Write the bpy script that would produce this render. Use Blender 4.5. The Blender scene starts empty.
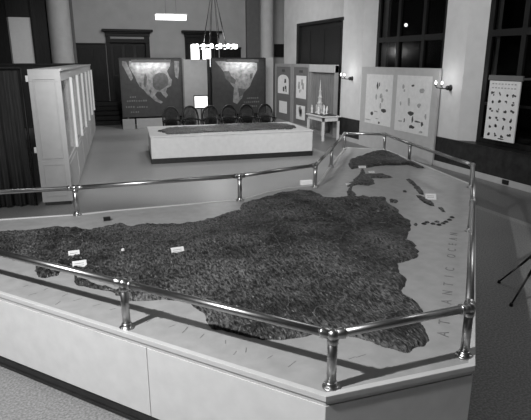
import bpy, bmesh, math, random
import numpy as np
from mathutils import Vector, Matrix
random.seed(7)
rs = np.random.RandomState(11)
scene = bpy.context.scene
col = scene.collection
R = math.radians

# ------------------------------------------------------------------ camera
FPX, CX, CY, CAMH = 525.0, 265.5, 210.0, 2.5
YAW, PIT = R(20.5), math.atan(150/525)
Fv = Vector((math.sin(YAW)*math.cos(PIT), math.cos(YAW)*math.cos(PIT), -math.sin(PIT)))
Rv = Vector((math.cos(YAW), -math.sin(YAW), 0)); Uv = Rv.cross(Fv)
CAM = Vector((0, 0, CAMH))
def ray(x, y): return Fv*FPX + Rv*(x-CX) - Uv*(y-CY)
def gp(x, y, z=0.0):                       # point of a horizontal plane at height z
    d = ray(x, y); return CAM + d*((z-CAMH)/d.z)
cd = bpy.data.cameras.new('camera'); cam = bpy.data.objects.new('camera', cd); col.objects.link(cam)
cd.sensor_width = 36; cd.lens = FPX/531*36
m3 = Matrix((Rv, Uv, -Fv)).transposed()
cam.matrix_world = Matrix.Translation(CAM) @ m3.to_4x4()
scene.camera = cam
scene.view_settings.view_transform = 'Standard'; scene.view_settings.look = 'None'
scene.view_settings.exposure = 0.0; scene.view_settings.gamma = 1.0
scene.view_settings.use_curve_mapping = False

# ------------------------------------------------------------------ materials
def mat(name, g, rough=.6, metal=0, noise=0, scale=20, bump=0, emit=0, spec=.5, stretch=None, bscale=None):
    m = bpy.data.materials.new(name); m.use_nodes = True
    nt = m.node_tree; b = nt.nodes['Principled BSDF']
    b.inputs['Base Color'].default_value = (g, g, g, 1)
    b.inputs['Roughness'].default_value = rough; b.inputs['Metallic'].default_value = metal
    b.inputs['Specular IOR Level'].default_value = spec
    if noise or bump:
        tc = nt.nodes.new('ShaderNodeTexCoord'); mp = nt.nodes.new('ShaderNodeMapping')
        nt.links.new(tc.outputs['Object'], mp.inputs[0])
        if stretch: mp.inputs['Scale'].default_value = stretch
        n = nt.nodes.new('ShaderNodeTexNoise'); n.inputs['Scale'].default_value = scale; n.inputs['Detail'].default_value = 6
        nt.links.new(mp.outputs[0], n.inputs[0])
        if noise:
            r = nt.nodes.new('ShaderNodeMapRange')
            r.inputs['From Min'].default_value = .3; r.inputs['From Max'].default_value = .7
            r.inputs['To Min'].default_value = g*(1-noise); r.inputs['To Max'].default_value = g*(1+noise)
            nt.links.new(n.outputs[0], r.inputs[0]); nt.links.new(r.outputs[0], b.inputs['Base Color'])
        if bump:
            n2 = n
            if bscale:
                n2 = nt.nodes.new('ShaderNodeTexNoise'); n2.inputs['Scale'].default_value = bscale; nt.links.new(mp.outputs[0], n2.inputs[0])
            bp = nt.nodes.new('ShaderNodeBump'); bp.inputs['Strength'].default_value = bump; bp.inputs['Distance'].default_value = .01
            nt.links.new(n2.outputs[0], bp.inputs['Height']); nt.links.new(bp.outputs[0], b.inputs['Normal'])
    if emit:
        b.inputs['Emission Color'].default_value = (1, 1, 1, 1); b.inputs['Emission Strength'].default_value = emit
    return m
def glass_mat(name, g, fac):
    m = bpy.data.materials.new(name); m.use_nodes = True; nt = m.node_tree
    for n in list(nt.nodes): nt.nodes.remove(n)
    o = nt.nodes.new('ShaderNodeOutputMaterial'); mx = nt.nodes.new('ShaderNodeMixShader')
    t = nt.nodes.new('ShaderNodeBsdfTransparent'); t.inputs[0].default_value = (g, g, g, 1)
    gl = nt.nodes.new('ShaderNodeBsdfGlossy'); gl.inputs['Roughness'].default_value = .15; gl.inputs[0].default_value = (1, 1, 1, 1)
    fr = nt.nodes.new('ShaderNodeFresnel'); fr.inputs[0].default_value = 1.5
    ma = nt.nodes.new('ShaderNodeMath'); ma.operation = 'MULTIPLY'; ma.inputs[1].default_value = fac
    nt.links.new(fr.outputs[0], ma.inputs[0]); nt.links.new(ma.outputs[0], mx.inputs[0])
    nt.links.new(t.outputs[0], mx.inputs[1]); nt.links.new(gl.outputs[0], mx.inputs[2]); nt.links.new(mx.outputs[0], o.inputs[0])
    return m
M = dict(
    plaster=mat('plaster', .50, .85, noise=.06, scale=3, bump=.1, bscale=60),
    pilaster=mat('pilaster_plaster', .66, .8, noise=.05, scale=4),
    backwall=mat('back_plaster', .38, .85, noise=.07, scale=2),
    column=mat('column_plaster', .55, .7, noise=.06, scale=4),
    ceiling=mat('ceiling_plaster', .25, .9, noise=.03, scale=3),
    darkwood=mat('dark_wood', .008, .5, noise=.5, scale=5, stretch=(6, 6, .6), spec=.18),
    blackwood=mat('black_wood', .012, .5, noise=.4, scale=6, stretch=(6, 6, .6), spec=.25),
    wainscot=mat('dark_marble', .022, .45, noise=.5, scale=7, spec=.35),
    chairwood=mat('chair_wood', .007, .45, noise=.4, scale=20, spec=.5),
    curtain=mat('curtain_cloth', .034, .9, noise=.35, scale=8, stretch=(8, 8, .5)),
    deck=mat('painted_sea', .39, .34, noise=.10, scale=9, bump=.08, bscale=40, spec=.5),
    lip=mat('edge_moulding', .62, .35, noise=.04, scale=10),
    fascia=mat('fascia_board', .72, .6, noise=.05, scale=8, bump=.05, bscale=120),
    base=mat('base_trim', .018, .4, noise=.3, scale=12),
    steel=mat('steel_pipe', .50, .33, metal=1, noise=.08, scale=30),
    white=mat('white_paint', .66, .5, noise=.04, scale=10),
    cabinet=mat('cabinet_paint', .42, .5, noise=.05, scale=7, bump=.04, bscale=80),
    cabbright=mat('cabinet_stile', .8, .4, noise=.03, scale=10),
    tablefront=mat('cream_board', .56, .6, noise=.05, scale=9),
    paper=mat('white_paper', .8, .8, noise=.03, scale=20),
    sheet=mat('poster_paper', .74, .7, noise=.06, scale=9),
    board=mat('grey_board', .47, .7, noise=.05, scale=6),
    screen=mat('grey_screen', .27, .75, noise=.05, scale=6),
    panel=mat('panel_grey', .14, .7, noise=.06, scale=6),
    paneldark=mat('panel_dark_grey', .13, .7, noise=.08, scale=6),
    mapsea=mat('map_sea', .026, .6, noise=.25, scale=6),
    mapland=mat('map_land', .17, .7, noise=.45, scale=7),
    mapdark=mat('map_dark_land', .065, .7, noise=.3, scale=9),
    ink=mat('ink', .06, .7, noise=.3, scale=30),
    ink2=mat('pale_ink', .38, .7, noise=.3, scale=30),
    deckink=mat('deck_ink', .22, .6, noise=.2, scale=30),
    drape=mat('pale_drape', .16, .85, noise=.2, scale=6, stretch=(6, 6, .5)),
    black=mat('black_metal', .012, .4, noise=.2, scale=30),
    bronze=mat('bronze', .05, .35, metal=.8, noise=.2, scale=30),
    model=mat('model_plaster', .5, .5, noise=.15, scale=20),
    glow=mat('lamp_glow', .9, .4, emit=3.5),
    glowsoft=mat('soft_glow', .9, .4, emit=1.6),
    pane=glass_mat('window_glass', .6, .03),
    cabglass=glass_mat('cabinet_glass', .95, .35),
    endwall=mat('dim_plaster', .14, .9, noise=.06, scale=3),
    night=mat('night_outside', .004, .9, noise=.2, scale=3),
)
# floor: speckled terrazzo, darker beyond a pale strip towards the right wall
def floor_mat():
    m = bpy.data.materials.new('terrazzo'); m.use_nodes = True; nt = m.node_tree; b = nt.nodes['Principled BSDF']
    tc = nt.nodes.new('ShaderNodeTexCoord'); N = nt.nodes.new; L = nt.links.new
    n1 = N('ShaderNodeTexNoise'); n1.inputs['Scale'].default_value = 55; n1.inputs['Detail'].default_value = 4; L(tc.outputs['Object'], n1.inputs[0])
    n2 = N('ShaderNodeTexNoise'); n2.inputs['Scale'].default_value = .8; n2.inputs['Detail'].default_value = 5; L(tc.outputs['Object'], n2.inputs[0])
    sx = N('ShaderNodeSeparateXYZ'); L(tc.outputs['Object'], sx.inputs[0])
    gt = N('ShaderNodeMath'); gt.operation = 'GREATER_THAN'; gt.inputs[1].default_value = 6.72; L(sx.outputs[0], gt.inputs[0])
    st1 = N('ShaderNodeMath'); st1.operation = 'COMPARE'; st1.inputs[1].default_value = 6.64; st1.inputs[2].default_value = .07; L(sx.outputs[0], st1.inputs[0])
    base = N('ShaderNodeMapRange'); base.inputs['From Min'].default_value = .35; base.inputs['From Max'].default_value = .65
    base.inputs['To Min'].default_value = .17; base.inputs['To Max'].default_value = .34; L(n1.outputs[0], base.inputs[0])
    big = N('ShaderNodeMapRange'); big.inputs['To Min'].default_value = .8; big.inputs['To Max'].default_value = 1.2; L(n2.outputs[0], big.inputs[0])
    mu = N('ShaderNodeMath'); mu.operation = 'MULTIPLY'; L(base.outputs[0], mu.inputs[0]); L(big.outputs[0], mu.inputs[1])
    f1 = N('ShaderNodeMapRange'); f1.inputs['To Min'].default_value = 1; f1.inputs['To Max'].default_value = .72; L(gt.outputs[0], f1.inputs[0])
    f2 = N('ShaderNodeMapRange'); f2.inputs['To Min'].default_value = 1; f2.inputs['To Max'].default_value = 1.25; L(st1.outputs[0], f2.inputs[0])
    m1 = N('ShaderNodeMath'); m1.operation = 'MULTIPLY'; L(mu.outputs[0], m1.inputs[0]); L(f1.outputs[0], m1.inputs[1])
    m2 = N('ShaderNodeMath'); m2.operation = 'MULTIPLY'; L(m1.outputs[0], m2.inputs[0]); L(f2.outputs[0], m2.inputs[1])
    L(m2.outputs[0], b.inputs['Base Color']); b.inputs['Roughness'].default_value = .42
    return m
M['floor'] = floor_mat()
# relief land: dark painted plaster, mottled, with thin pale rivers
def land_mat():
    m = bpy.data.materials.new('painted_relief'); m.use_nodes = True; nt = m.node_tree; b = nt.nodes['Principled BSDF']
    N = nt.nodes.new; L = nt.links.new
    tc = N('ShaderNodeTexCoord')
    wn = N('ShaderNodeTexNoise'); wn.inputs['Scale'].default_value = 4; wn.inputs['Detail'].default_value = 4; L(tc.outputs['Object'], wn.inputs[0])
    mixv = N('ShaderNodeMix'); mixv.data_type = 'VECTOR'; mixv.inputs[0].default_value = .28
    L(tc.outputs['Object'], mixv.inputs[4]); L(wn.outputs['Color'], mixv.inputs[5])
    vo = N('ShaderNodeTexVoronoi'); vo.feature = 'DISTANCE_TO_EDGE'; vo.inputs['Scale'].default_value = 3.6; vo.voronoi_dimensions = '2D'
    L(mixv.outputs[1], vo.inputs['Vector'])
    lt = N('ShaderNodeMath'); lt.operation = 'LESS_THAN'; lt.inputs[1].default_value = .012; L(vo.outputs['Distance'], lt.inputs[0])
    nz = N('ShaderNodeTexNoise'); nz.inputs['Scale'].default_value = 36; nz.inputs['Detail'].default_value = 4
    ms = N('ShaderNodeMapping'); ms.inputs['Scale'].default_value = (1.7, .62, 1); ms.inputs['Rotation'].default_value = (0, 0, .35); L(tc.outputs['Object'], ms.inputs[0]); L(ms.outputs[0], nz.inputs[0])
    a = N('ShaderNodeMapRange'); a.inputs['From Min'].default_value = .40; a.inputs['From Max'].default_value = .66
    a.inputs['To Min'].default_value = .010; a.inputs['To Max'].default_value = .135; L(nz.outputs[0], a.inputs[0])
    bn = N('ShaderNodeTexNoise'); bn.inputs['Scale'].default_value = 1.9; bn.inputs['Detail'].default_value = 5; L(tc.outputs['Object'], bn.inputs[0])
    c = N('ShaderNodeMapRange'); c.inputs['From Min'].default_value = .35; c.inputs['From Max'].default_value = .65
    c.inputs['To Min'].default_value = .3; c.inputs['To Max'].default_value = 1.65; L(bn.outputs[0], c.inputs[0])
    mu = N('ShaderNodeMath'); mu.operation = 'MULTIPLY'; L(a.outputs[0], mu.inputs[0]); L(c.outputs[0], mu.inputs[1])
    mx = N('ShaderNodeMix'); mx.data_type = 'FLOAT'; L(lt.outputs[0], mx.inputs[0]); L(mu.outputs[0], mx.inputs[2]); mx.inputs[3].default_value = .13
    fn = N('ShaderNodeTexNoise'); fn.inputs['Scale'].default_value = 30; fn.inputs['Detail'].default_value = 2; L(ms.outputs[0], fn.inputs[0])
    fg = N('ShaderNodeMapRange'); fg.inputs['From Min'].default_value = .64; fg.inputs['From Max'].default_value = .72; L(fn.outputs[0], fg.inputs[0])
    mf = N('ShaderNodeMix'); mf.data_type = 'FLOAT'; L(fg.outputs[0], mf.inputs[0]); L(mx.outputs[0], mf.inputs[2]); mf.inputs[3].default_value = .25
    L(mf.outputs[0], b.inputs['Base Color']); b.inputs['Roughness'].default_value = .5
    mp = N('ShaderNodeMapping'); mp.inputs['Scale'].default_value = (1.9, .6, 1); mp.inputs['Rotation'].default_value = (0, 0, .35); L(tc.outputs['Object'], mp.inputs[0])
    n3 = N('ShaderNodeTexNoise'); n3.inputs['Scale'].default_value = 27; n3.inputs['Detail'].default_value = 3; L(mp.outputs[0], n3.inputs[0])
    bp = N('ShaderNodeBump'); bp.inputs['Strength'].default_value = 1; bp.inputs['Distance'].default_value = .03; L(n3.outputs[0], bp.inputs['Height']); L(bp.outputs[0], b.inputs['Normal'])
    return m
M['land'] = land_mat()

# ------------------------------------------------------------------ helpers
W = {}
class MB:
    def __init__(s): s.bm = bmesh.new()
    def face(s, vs, smooth=False):
        try: f = s.bm.faces.new(vs); f.smooth = smooth; return f
        except ValueError: return None
    def box(s, x0, x1, y0, y1, z0, z1, mtx=None):
        v = [s.bm.verts.new((mtx @ Vector(p)) if mtx else p) for p in
             ((x0,y0,z0),(x1,y0,z0),(x1,y1,z0),(x0,y1,z0),(x0,y0,z1),(x1,y0,z1),(x1,y1,z1),(x0,y1,z1))]
        for f in ((0,3,2,1),(4,5,6,7),(0,1,5,4),(1,2,6,5),(2,3,7,6),(3,0,4,7)): s.face([v[i] for i in f])
        return s
    def prism(s, poly, z0, z1):
        n = len(poly)
        a = [s.bm.verts.new((p[0], p[1], z0)) for p in poly]; b = [s.bm.verts.new((p[0], p[1], z1)) for p in poly]
        s.face(a[::-1]); s.face(b)
        for i in range(n): s.face([a[i], a[(i+1) % n], b[(i+1) % n], b[i]])
        return s
    def tube(s, pts, r, n=12, r2=None, caps=True):
        pts = [Vector(p) for p in pts]; rings = []; k = len(pts)
        up = None
        for i, p in enumerate(pts):
            t = ((pts[min(i+1, k-1)]-p).normalized() + (p-pts[max(i-1, 0)]).normalized()).normalized()
            if up is None:
                up = Vector((0, 0, 1)) if abs(t.z) < .9 else Vector((1, 0, 0))
            a = t.cross(up).normalized(); bb = a.cross(t).normalized(); up = bb
            rr = r if r2 is None else r+(r2-r)*i/(k-1)
            rings.append([s.bm.verts.new(p + a*rr*math.cos(q*2*math.pi/n) + bb*rr*math.sin(q*2*math.pi/n)) for q in range(n)])
        for i in range(k-1):
            for q in range(n): s.face([rings[i][q], rings[i][(q+1) % n], rings[i+1][(q+1) % n], rings[i+1][q]], True)
        if caps: s.face(rings[0][::-1]); s.face(rings[-1])
        return s
    def lathe(s, prof, c=(0, 0, 0), n=20, axis=None):
        # prof: (radius, height) along z (or along axis vector)
        ax = Vector(axis).normalized() if axis else Vector((0, 0, 1))
        q = Vector((0, 0, 1)).rotation_difference(ax).to_matrix(); c = Vector(c); rings = []
        for r, h in prof:
            rings.append([s.bm.verts.new(c + q @ Vector((max(r, 1e-4)*math.cos(i*2*math.pi/n), max(r, 1e-4)*math.sin(i*2*math.pi/n), h))) for i in range(n)])
        for i in range(len(rings)-1):
            for k in range(n): s.face([rings[i][k], rings[i][(k+1) % n], rings[i+1][(k+1) % n], rings[i+1][k]], True)
        s.face(rings[0][::-1]); s.face(rings[-1])
        return s
    def sphere(s, c, r, sc=(1, 1, 1), n=14):
        prof = [(r*math.sin(math.pi*i/8), -r*math.cos(math.pi*i/8)) for i in range(9)]
        k = len(s.bm.verts); s.lathe(prof, (0, 0, 0), n); s.bm.verts.ensure_lookup_table()
        for v in list(s.bm.verts)[k:]: v.co = Vector((v.co.x*sc[0], v.co.y*sc[1], v.co.z*sc[2])) + Vector(c)
        return s
    def build(s, name, m, parent=None, bevel=0):
        bmesh.ops.recalc_face_normals(s.bm, faces=s.bm.faces)
        me = bpy.data.meshes.new(name)
        if parent is not None:
            s.bm.transform(W[parent.name].inverted())
        s.bm.to_mesh(me); s.bm.free()
        o = bpy.data.objects.new(name, me); col.objects.link(o); me.materials.append(m)
        if parent is not None: o.parent = parent; W[o.name] = W[parent.name]
        else: W[o.name] = Matrix.Identity(4)
        if bevel:
            b = o.modifiers.new('bevel', 'BEVEL'); b.width = bevel; b.segments = 2; b.limit_method = 'ANGLE'; b.angle_limit = R(50)
        return o
def tag(o, label, cat, group=None):
    o['label'] = label; o['category'] = cat
    if group: o['group'] = group
    return o
def thing(name, label, cat, loc=(0, 0, 0), rz=0, group=None):
    o = bpy.data.objects.new(name, None); col.objects.link(o); o.empty_display_size = .1
    o.location = loc; o.rotation_euler = (0, 0, rz)
    W[o.name] = Matrix.Translation(Vector(loc)) @ Matrix.Rotation(rz, 4, 'Z')
    return tag(o, label, cat, group)
def struct(o): o['kind'] = 'structure'; return o
def copy_tree(o, parent=None):
    kids = [c for c in bpy.data.objects if c.parent == o]
    c = o.copy(); col.objects.link(c); c.parent = parent
    for k in kids: copy_tree(k, c)
    return c
def B(x0, x1, y0, y1, z0, z1): return MB().box(x0, x1, y0, y1, z0, z1)

# ------------------------------------------------------------------ room shell
XW, YB, ZC = 8.4, 24.0, 6.2
struct(B(-6.3, 11, -3.3, YB+.3, -.2, 0).build('floor', M['floor']))
struct(B(-6.3, 11, -3.3, YB+.3, ZC, ZC+.2).build('ceiling', M['ceiling']))
struct(B(-6.3, -6, -3.3, YB+.3, 0, ZC).build('wall_left', M['endwall']))
struct(B(-6, 11, -3.3, -3, 0, ZC).build('wall_front', M['endwall']))
# back wall with a door opening under each cornice
D1 = (1.8, 3.64); D2 = (5.15, 6.7)
wb = MB()
for a, b in ((-6, D1[0]+.12), (D1[1]-.12, D2[0]+.1), (D2[1]-.1, 11)): wb.box(a, b, YB, YB+.3, 0, ZC)
for a, b in ((D1[0]+.12, D1[1]-.12), (D2[0]+.1, D2[1]-.1)): wb.box(a, b, YB, YB+.3, 3.45, ZC)
struct(wb.build('wall_back', M['backwall']))
struct(MB().box(10.7, 11, YB-3.7, YB, 0, ZC).build('wall_alcove', M['backwall']))
# right wall: lower wall, pilasters with splayed reveals, bays for windows and the doorway
wr = MB()
wr.box(XW, XW+.6, -3, 15.5, 0, .70)
wr.box(XW, XW+.6, -3, 5.4, .70, ZC)
wr.box(XW, XW+.6, 19.02, 20.35, 0, ZC)
wr.box(XW, XW+.6, 15.5, 19.02, 3.76, ZC)
struct(wr.build('wall_right', M['plaster']))
struct(B(XW+.6, 10.7, 20.2, 20.35, 0, ZC).build('wall_return', M['plaster']))
def pilaster(y0, y1, left=True, right=True):
    p = [(XW+.6, y0-.35 if left else y0), (XW+.3, y0-.33 if left else y0), (XW, y0), (XW, y1), (XW+.3, y1+.33 if right else y1), (XW+.6, y1+.35 if right else y1)]
    return p
struct(MB().prism(pilaster(5.4, 6.0, False, True), .70, ZC).build('wall_right_pier', M['pilaster']))
struct(MB().prism(pilaster(9.82, 10.56), .70, ZC).build('wall_right_pier', M['pilaster']))
struct(MB().prism(pilaster(14.25, 15.5, True, False), .70, ZC).build('wall_right_pier', M['pilaster']))
# dark marble dado below, with its light skirting
struct(B(XW-.03, XW+.005, -3, 15.52, .13, .69).build('trim_1', M['wainscot'], bevel=.004))
struct(B(XW-.05, XW+.3, -3, 15.52, .69, .715).build('trim_2', M['wainscot'], bevel=.004))
struct(B(XW-.06, XW+.003, -3, 15.5, 0, .13).build('baseboard_right', M['board'], bevel=.006))
# windows in the bays
def window(name, y0, y1, xw, vs, bulb=False):
    f = MB()
    z0, z1 = .715, 5.6
    f.box(xw, xw+.1, y0, y0+.14, z0, z1); f.box(xw, xw+.1, y1-.14, y1, z0, z1)
    f.box(xw, xw+.1, y0+.14, y1-.14, z0, z0+.12); f.box(xw, xw+.1, y0+.14, y1-.14, z1-.12, z1)
    for v in vs: f.box(xw-.015, xw+.09, v-.06, v+.06, z0+.12, z1-.12)
    f.box(xw-.01, xw+.085, y0+.14, y1-.14, 2.98, 3.12)
    f.box(xw+.0, xw+.08, y0+.14, y1-.14, 1.55, 1.61)
    w = struct(f.build(name, M['blackwood'], bevel=.006))
    g = B(xw+.045, xw+.05, y0+.1, y1-.1, z0+.1, z1-.1).build('pane', M['pane'], w)
    struct(B(xw+.1, xw+.55, y0-.3, y0-.25, z0, z1).build('window_reveal', M['blackwood'], w))
    return w
window('window_1', 10.85, 13.95, XW+.28, (11.75, 12.85))
window('window_2', 6.3, 9.52, XW+.28, (7.35, 8.5))
struct(B(XW+1.4, XW+1.45, 5, 15, 0, ZC).build('night_backdrop', M['night']))  # dark sheet added behind the windows as the night outside
struct(B(XW+.6, XW+1.4, 15.2, 15.4, 0, ZC).build('night_backdrop', M['night']))  # side sheet closing the added night backdrop
struct(B(XW+.3, XW+.9, 10.55, 14.3, 5.6, ZC).build('wall_right_lintel', M['plaster']))
struct(B(XW+.3, XW+.9, 5.9, 9.9, 5.6, ZC).build('wall_right_lintel', M['plaster']))
_d = ray(406, 25); _b = CAM+_d*((XW+.75)/_d.x)  # glowing ball behind the glass stands in for a lamp's reflection
tag(MB().sphere(tuple(_b), .05).build('reflection_dot', M['glow']), 'small glowing ball standing for a reflection in the dark window beside the posters', 'reflection')
# dark doorway in the right wall
dw = struct(B(XW+.06, XW+.12, 15.5, 19.02, 0, 3.76).build('door_3', M['blackwood']))
pm = MB()
for i in range(3):
    for z0, z1 in ((.3, 1.5), (1.7, 3.5)): pm.box(XW+.045, XW+.06, 15.75+i*1.13, 16.6+i*1.13, z0, z1)
struct(pm.build('door_panel', M['blackwood'], dw, bevel=.01))
fm = MB(); fm.box(XW-.03, XW+.1, 18.9, 19.06, 0, 3.8); fm.box(XW-.03, XW+.1, 15.46, 18.9, 3.7, 3.8); fm.box(XW-.03, XW+.05, 15.5, 15.56, 0, 3.7)
struct(fm.build('door_frame', M['blackwood'], dw, bevel=.008))
# doors with cornices on the back wall
def cornice_door(name, x0, x1, lit):
    f = MB()
    f.box(x0+.02, x0+.2, YB-.1, YB+.05, 0, 3.3); f.box(x1-.2, x1-.02, YB-.1, YB+.05, 0, 3.3)
    f.box(x0+.02, x1-.02, YB-.12, YB+.02, 3.2, 3.45)
    f.box(x0-.02, x1+.02, YB-.2, YB-.0, 3.58, 3.64); f.box(x0-.12, x1+.12, YB-.3, YB-.0, 3.64, 3.74); f.box(x0+.0, x1-.0, YB-.14, YB-.0, 3.45, 3.58)
    d = struct(f.build(name, M['darkwood'], bevel=.012))
    struct(B(x0+.15, x1-.15, YB+.1, YB+.16, 0, 3.45).build('door_leaf', M['blackwood'], d))
    if not lit:
        struct(B(x0+.2, x1-.25, YB-.135, YB-.119, 3.36, 3.44).build('frieze_strip', M['screen'], d))
        m = MB()
        for i in range(3): m.box(x0+.3+i*.48, x0+.66+i*.48, YB+.08, YB+.1, 1.9, 3.1)
        struct(m.build('door_panel', M['darkwood'], d, bevel=.01))
    else:
        for a, b in lit: struct(B(a, b, YB+.06, YB+.1, 2.2, 3.16).build('lit_pane', M['glowsoft'], d))
    return d
cornice_door('door_1', *D1, None)
cornice_door('door_2', *D2, [(5.45, 5.83), (5.98, 6.36)])
# dark panelling on the back wall
def panelling(name, x0, x1, z1):
    m = B(x0, x1, YB-.06, YB+.001, 0, z1); m.box(x0-.01, x1+.01, YB-.1, YB, z1, z1+.06)
    n = max(2, int((x1-x0)/.55))
    for i in range(n):
        a = x0+(x1-x0)*(i+.14)/n; b = x0+(x1-x0)*(i+.86)/n
        m.box(a, b, YB-.08, YB-.06, .3, 1.5); m.box(a, b, YB-.08, YB-.06, 1.65, z1-.15)
    struct(m.build(name, M['darkwood'], bevel=.006))
panelling('trim_3', .62, 1.79, 3.12)
panelling('trim_4', 6.75, 7.75, 3.0)
panelling('trim_5', 3.72, 5.1, 2.3)
# far left of the back wall: pale bay, dark opening
struct(B(-6, -1.85, YB-.06, YB+.001, 0, 5.6).build('trim_6', M['darkwood']))
struct(B(-1.8, -.98, YB-.08, YB+.001, 2.3, 4.12).build('trim_7', M['cabbright'], bevel=.01))
struct(B(-1.86, -.98, YB-.1, YB+.001, 4.12, 5.6).build('trim_8', M['blackwood'], bevel=.01))
struct(B(-.96, -.30, YB-.1, YB+.001, 2.3, 5.6).build('trim_9', M['blackwood'], bevel=.01))
struct(B(-1.0, -.93, YB-.16, YB-.08, 2.3, 5.6).build('trim_10', M['darkwood'], bevel=.01))
struct(B(.46, .62, YB-.12, YB+.001, 0, 5.6).build('trim_11', M['paneldark'], bevel=.01))
struct(B(8.0, 8.62, YB-.2, YB+.001, 0, ZC).build('trim_12', M['paneldark'], bevel=.01))
# round columns
for x, r, nm, lb in ((.07, .43, 'column', 'thick round plaster column at the far left above the display cases'),
                 (8.82, .30, 'column', 'slim round plaster column at the back beyond the right map board')):
    c = MB().lathe([(r*1.18, 0), (r*1.18, .2), (r*1.06, .28), (r, .4), (r*.97, ZC-.5), (r*1.1, ZC-.35), (r*1.2, ZC-.02)], (x, YB-.62, 0), 32).build(nm, M['column'])
    tag(c, lb, 'column')
# steps up to the back-left door
sm = MB()
for i in range(5): sm.box(.98, 3.6, 21.9+i*.3, 23.7, i*.165, (i+1)*.165)
tag(sm.build('stair_flight', M['darkwood'], bevel=.012), 'flight of dark steps rising to the cornice-topped door at back left', 'stairs')
tag(B(9.4, 9.95, YB-.12, YB, 2.64, 3.22).build('wall_grille', M['blackwood'], bevel=.01), 'small dark square grille high on the back wall beside the slim column', 'grille')
# dark partition behind the cases and curtain at the left
dp = B(-5.9, -.45, 22.0, 22.12, 0, 2.3); dp.box(-5.9, -.42, 21.95, 22.17, 2.3, 2.38)
dp.box(-.45, .6, 22.0, 22.12, 0, 2.3); dp.box(-.42, .62, 21.95, 22.17, 2.3, 2.38)
tag(dp.build('wooden_partition', M['blackwood'], bevel=.01), 'long dark wooden partition standing behind the row of display cases', 'partition')
cr = thing('curtain_screen', 'dark pleated floor-length curtain hanging at the far left of the display cases', 'curtain', (-1.8, 9.9, 0))
cm = MB(); nn = 150; vs = []
for i in range(nn+1):
    x = -3.6 + i*(2.90/nn); y = 9.9 + .045*math.sin(i*.62) + .02*math.sin(i*1.7+1)
    vs.append((cm.bm.verts.new((x, y, .02)), cm.bm.verts.new((x, y+.01*math.sin(i), 2.33)), cm.bm.verts.new((x, y+.03, .02)), cm.bm.verts.new((x, y+.03, 2.33))))
for i in range(nn):
    a, b = vs[i], vs[i+1]
    cm.face([a[0], b[0], b[1], a[1]], True); cm.face([a[2], a[3], b[3], b[2]], True); cm.face([a[1], b[1], b[3], a[3]]); cm.face([a[0], a[2], b[2], b[0]])
cm.build('curtain_cloth', M['curtain'], cr)
MB().tube([(-3.65, 9.92, 2.36), (-.66, 9.92, 2.36)], .025).build('curtain_rail', M['blackwood'], cr)
MB().tube([(-.66, 9.92, 2.36), (-.66, 9.92, 0)], .018).build('end_post', M['blackwood'], cr)

# ------------------------------------------------------------------ platform with the big relief map
HP = .70
def g2(x, y, z=HP): p = gp(x, y, z); return (p.x, p.y)
edge = [g2(12, 298), g2(326, 398), g2(475.5, 366.5), g2(475.5, 186), g2(430, 167.5), g2(386, 149.5), g2(345, 147.5), g2(330, 165.5), g2(317, 184.5),
        g2(308.6, 185.7), g2(289.5, 187.5), g2(265.7, 192), g2(250, 197), g2(240, 199.5), g2(110, 210.7), g2(81, 214), (-1.6, 6.7), (-3.2, 6.9), (-3.4, 6.4)]
# extend the front edge to the left
a0, a1 = Vector(edge[0]), Vector(edge[1]); dirf = (a0-a1).normalized()
edge[0] = tuple(a1 + dirf*6.9)
edge = edge[:-1]
def offset(poly, d):   # inwards for d>0 (poly is counter-clockwise)
    n = len(poly); out = []
    for i in range(n):
        p0, p1, p2 = Vector(poly[i-1]), Vector(poly[i]), Vector(poly[(i+1) % n])
        e1 = (p1-p0).normalized(); e2 = (p2-p1).normalized()
        n1 = Vector((-e1.y, e1.x)); n2 = Vector((-e2.y, e2.x)); b = (n1+n2); b = b/(b.dot(n1) if abs(b.dot(n1)) > .2 else .2)
        out.append(tuple(p1+b*d))
    return out
pf = thing('relief_map_platform', 'large raised polygonal platform carrying a dark sculpted relief map, its painted sea pale grey', 'platform', (2, 5, 0))
MB().prism(offset(edge, .02), .10, HP-.035).build('body', M['fascia'], pf)
MB().prism(offset(edge, .035), HP-.035, HP).build('deck', M['deck'], pf)
# moulding along the rim
lm = MB(); o0, o1 = offset(edge, 0), offset(edge, .04); n = len(edge)
for (pa, pb, z0, z1) in ((o0, o1, HP-.03, HP+.008), (offset(edge, .012), offset(edge, .03), HP-.06, HP-.03)):
    A = [[lm.bm.verts.new((p[0], p[1], z)) for p in q] for q, z in ((pa, z0), (pa, z1), (pb, z1), (pb, z0))]
    for i in range(n):
        j = (i+1) % n
        for k in range(4): lm.face([A[k][i], A[k][j], A[(k+1) % 4][j], A[(k+1) % 4][i]])
lm.build('rim_moulding', M['lip'], pf, bevel=.004)
bb = MB().prism(offset(edge, .01), 0, .085).prism(offset(edge, .0), .0, .03); bb.build('base_trim', M['base'], pf, bevel=.004)
# joints between fascia boards: separate boards along the two front sides
def boards(p, q, cuts, side):
    p, q = Vector(p), Vector(q); d = (q-p).normalized(); nrm = Vector((d.y, -d.x)); L = (q-p).length
    c = [0]+cuts+[L]
    for i in range(len(c)-1):
        a = p+d*(c[i]+.003); b = p+d*(c[i+1]-.003)
        MB().prism([tuple(a-nrm*.019), tuple(a-nrm*.008), tuple(b-nrm*.008), tuple(b-nrm*.019)][::-1], .10, HP-.062).build('fascia_board', M['fascia'], pf, bevel=.0015)
j = Vector(g2(141, 343)); Lf = (Vector(edge[1])-Vector(edge[0])).length; tj = (j-Vector(edge[0])).length
boards(edge[0], edge[1], [tj-4.0, tj-2.0, tj], 0)
boards(edge[1], edge[2], [], 0)

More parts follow.
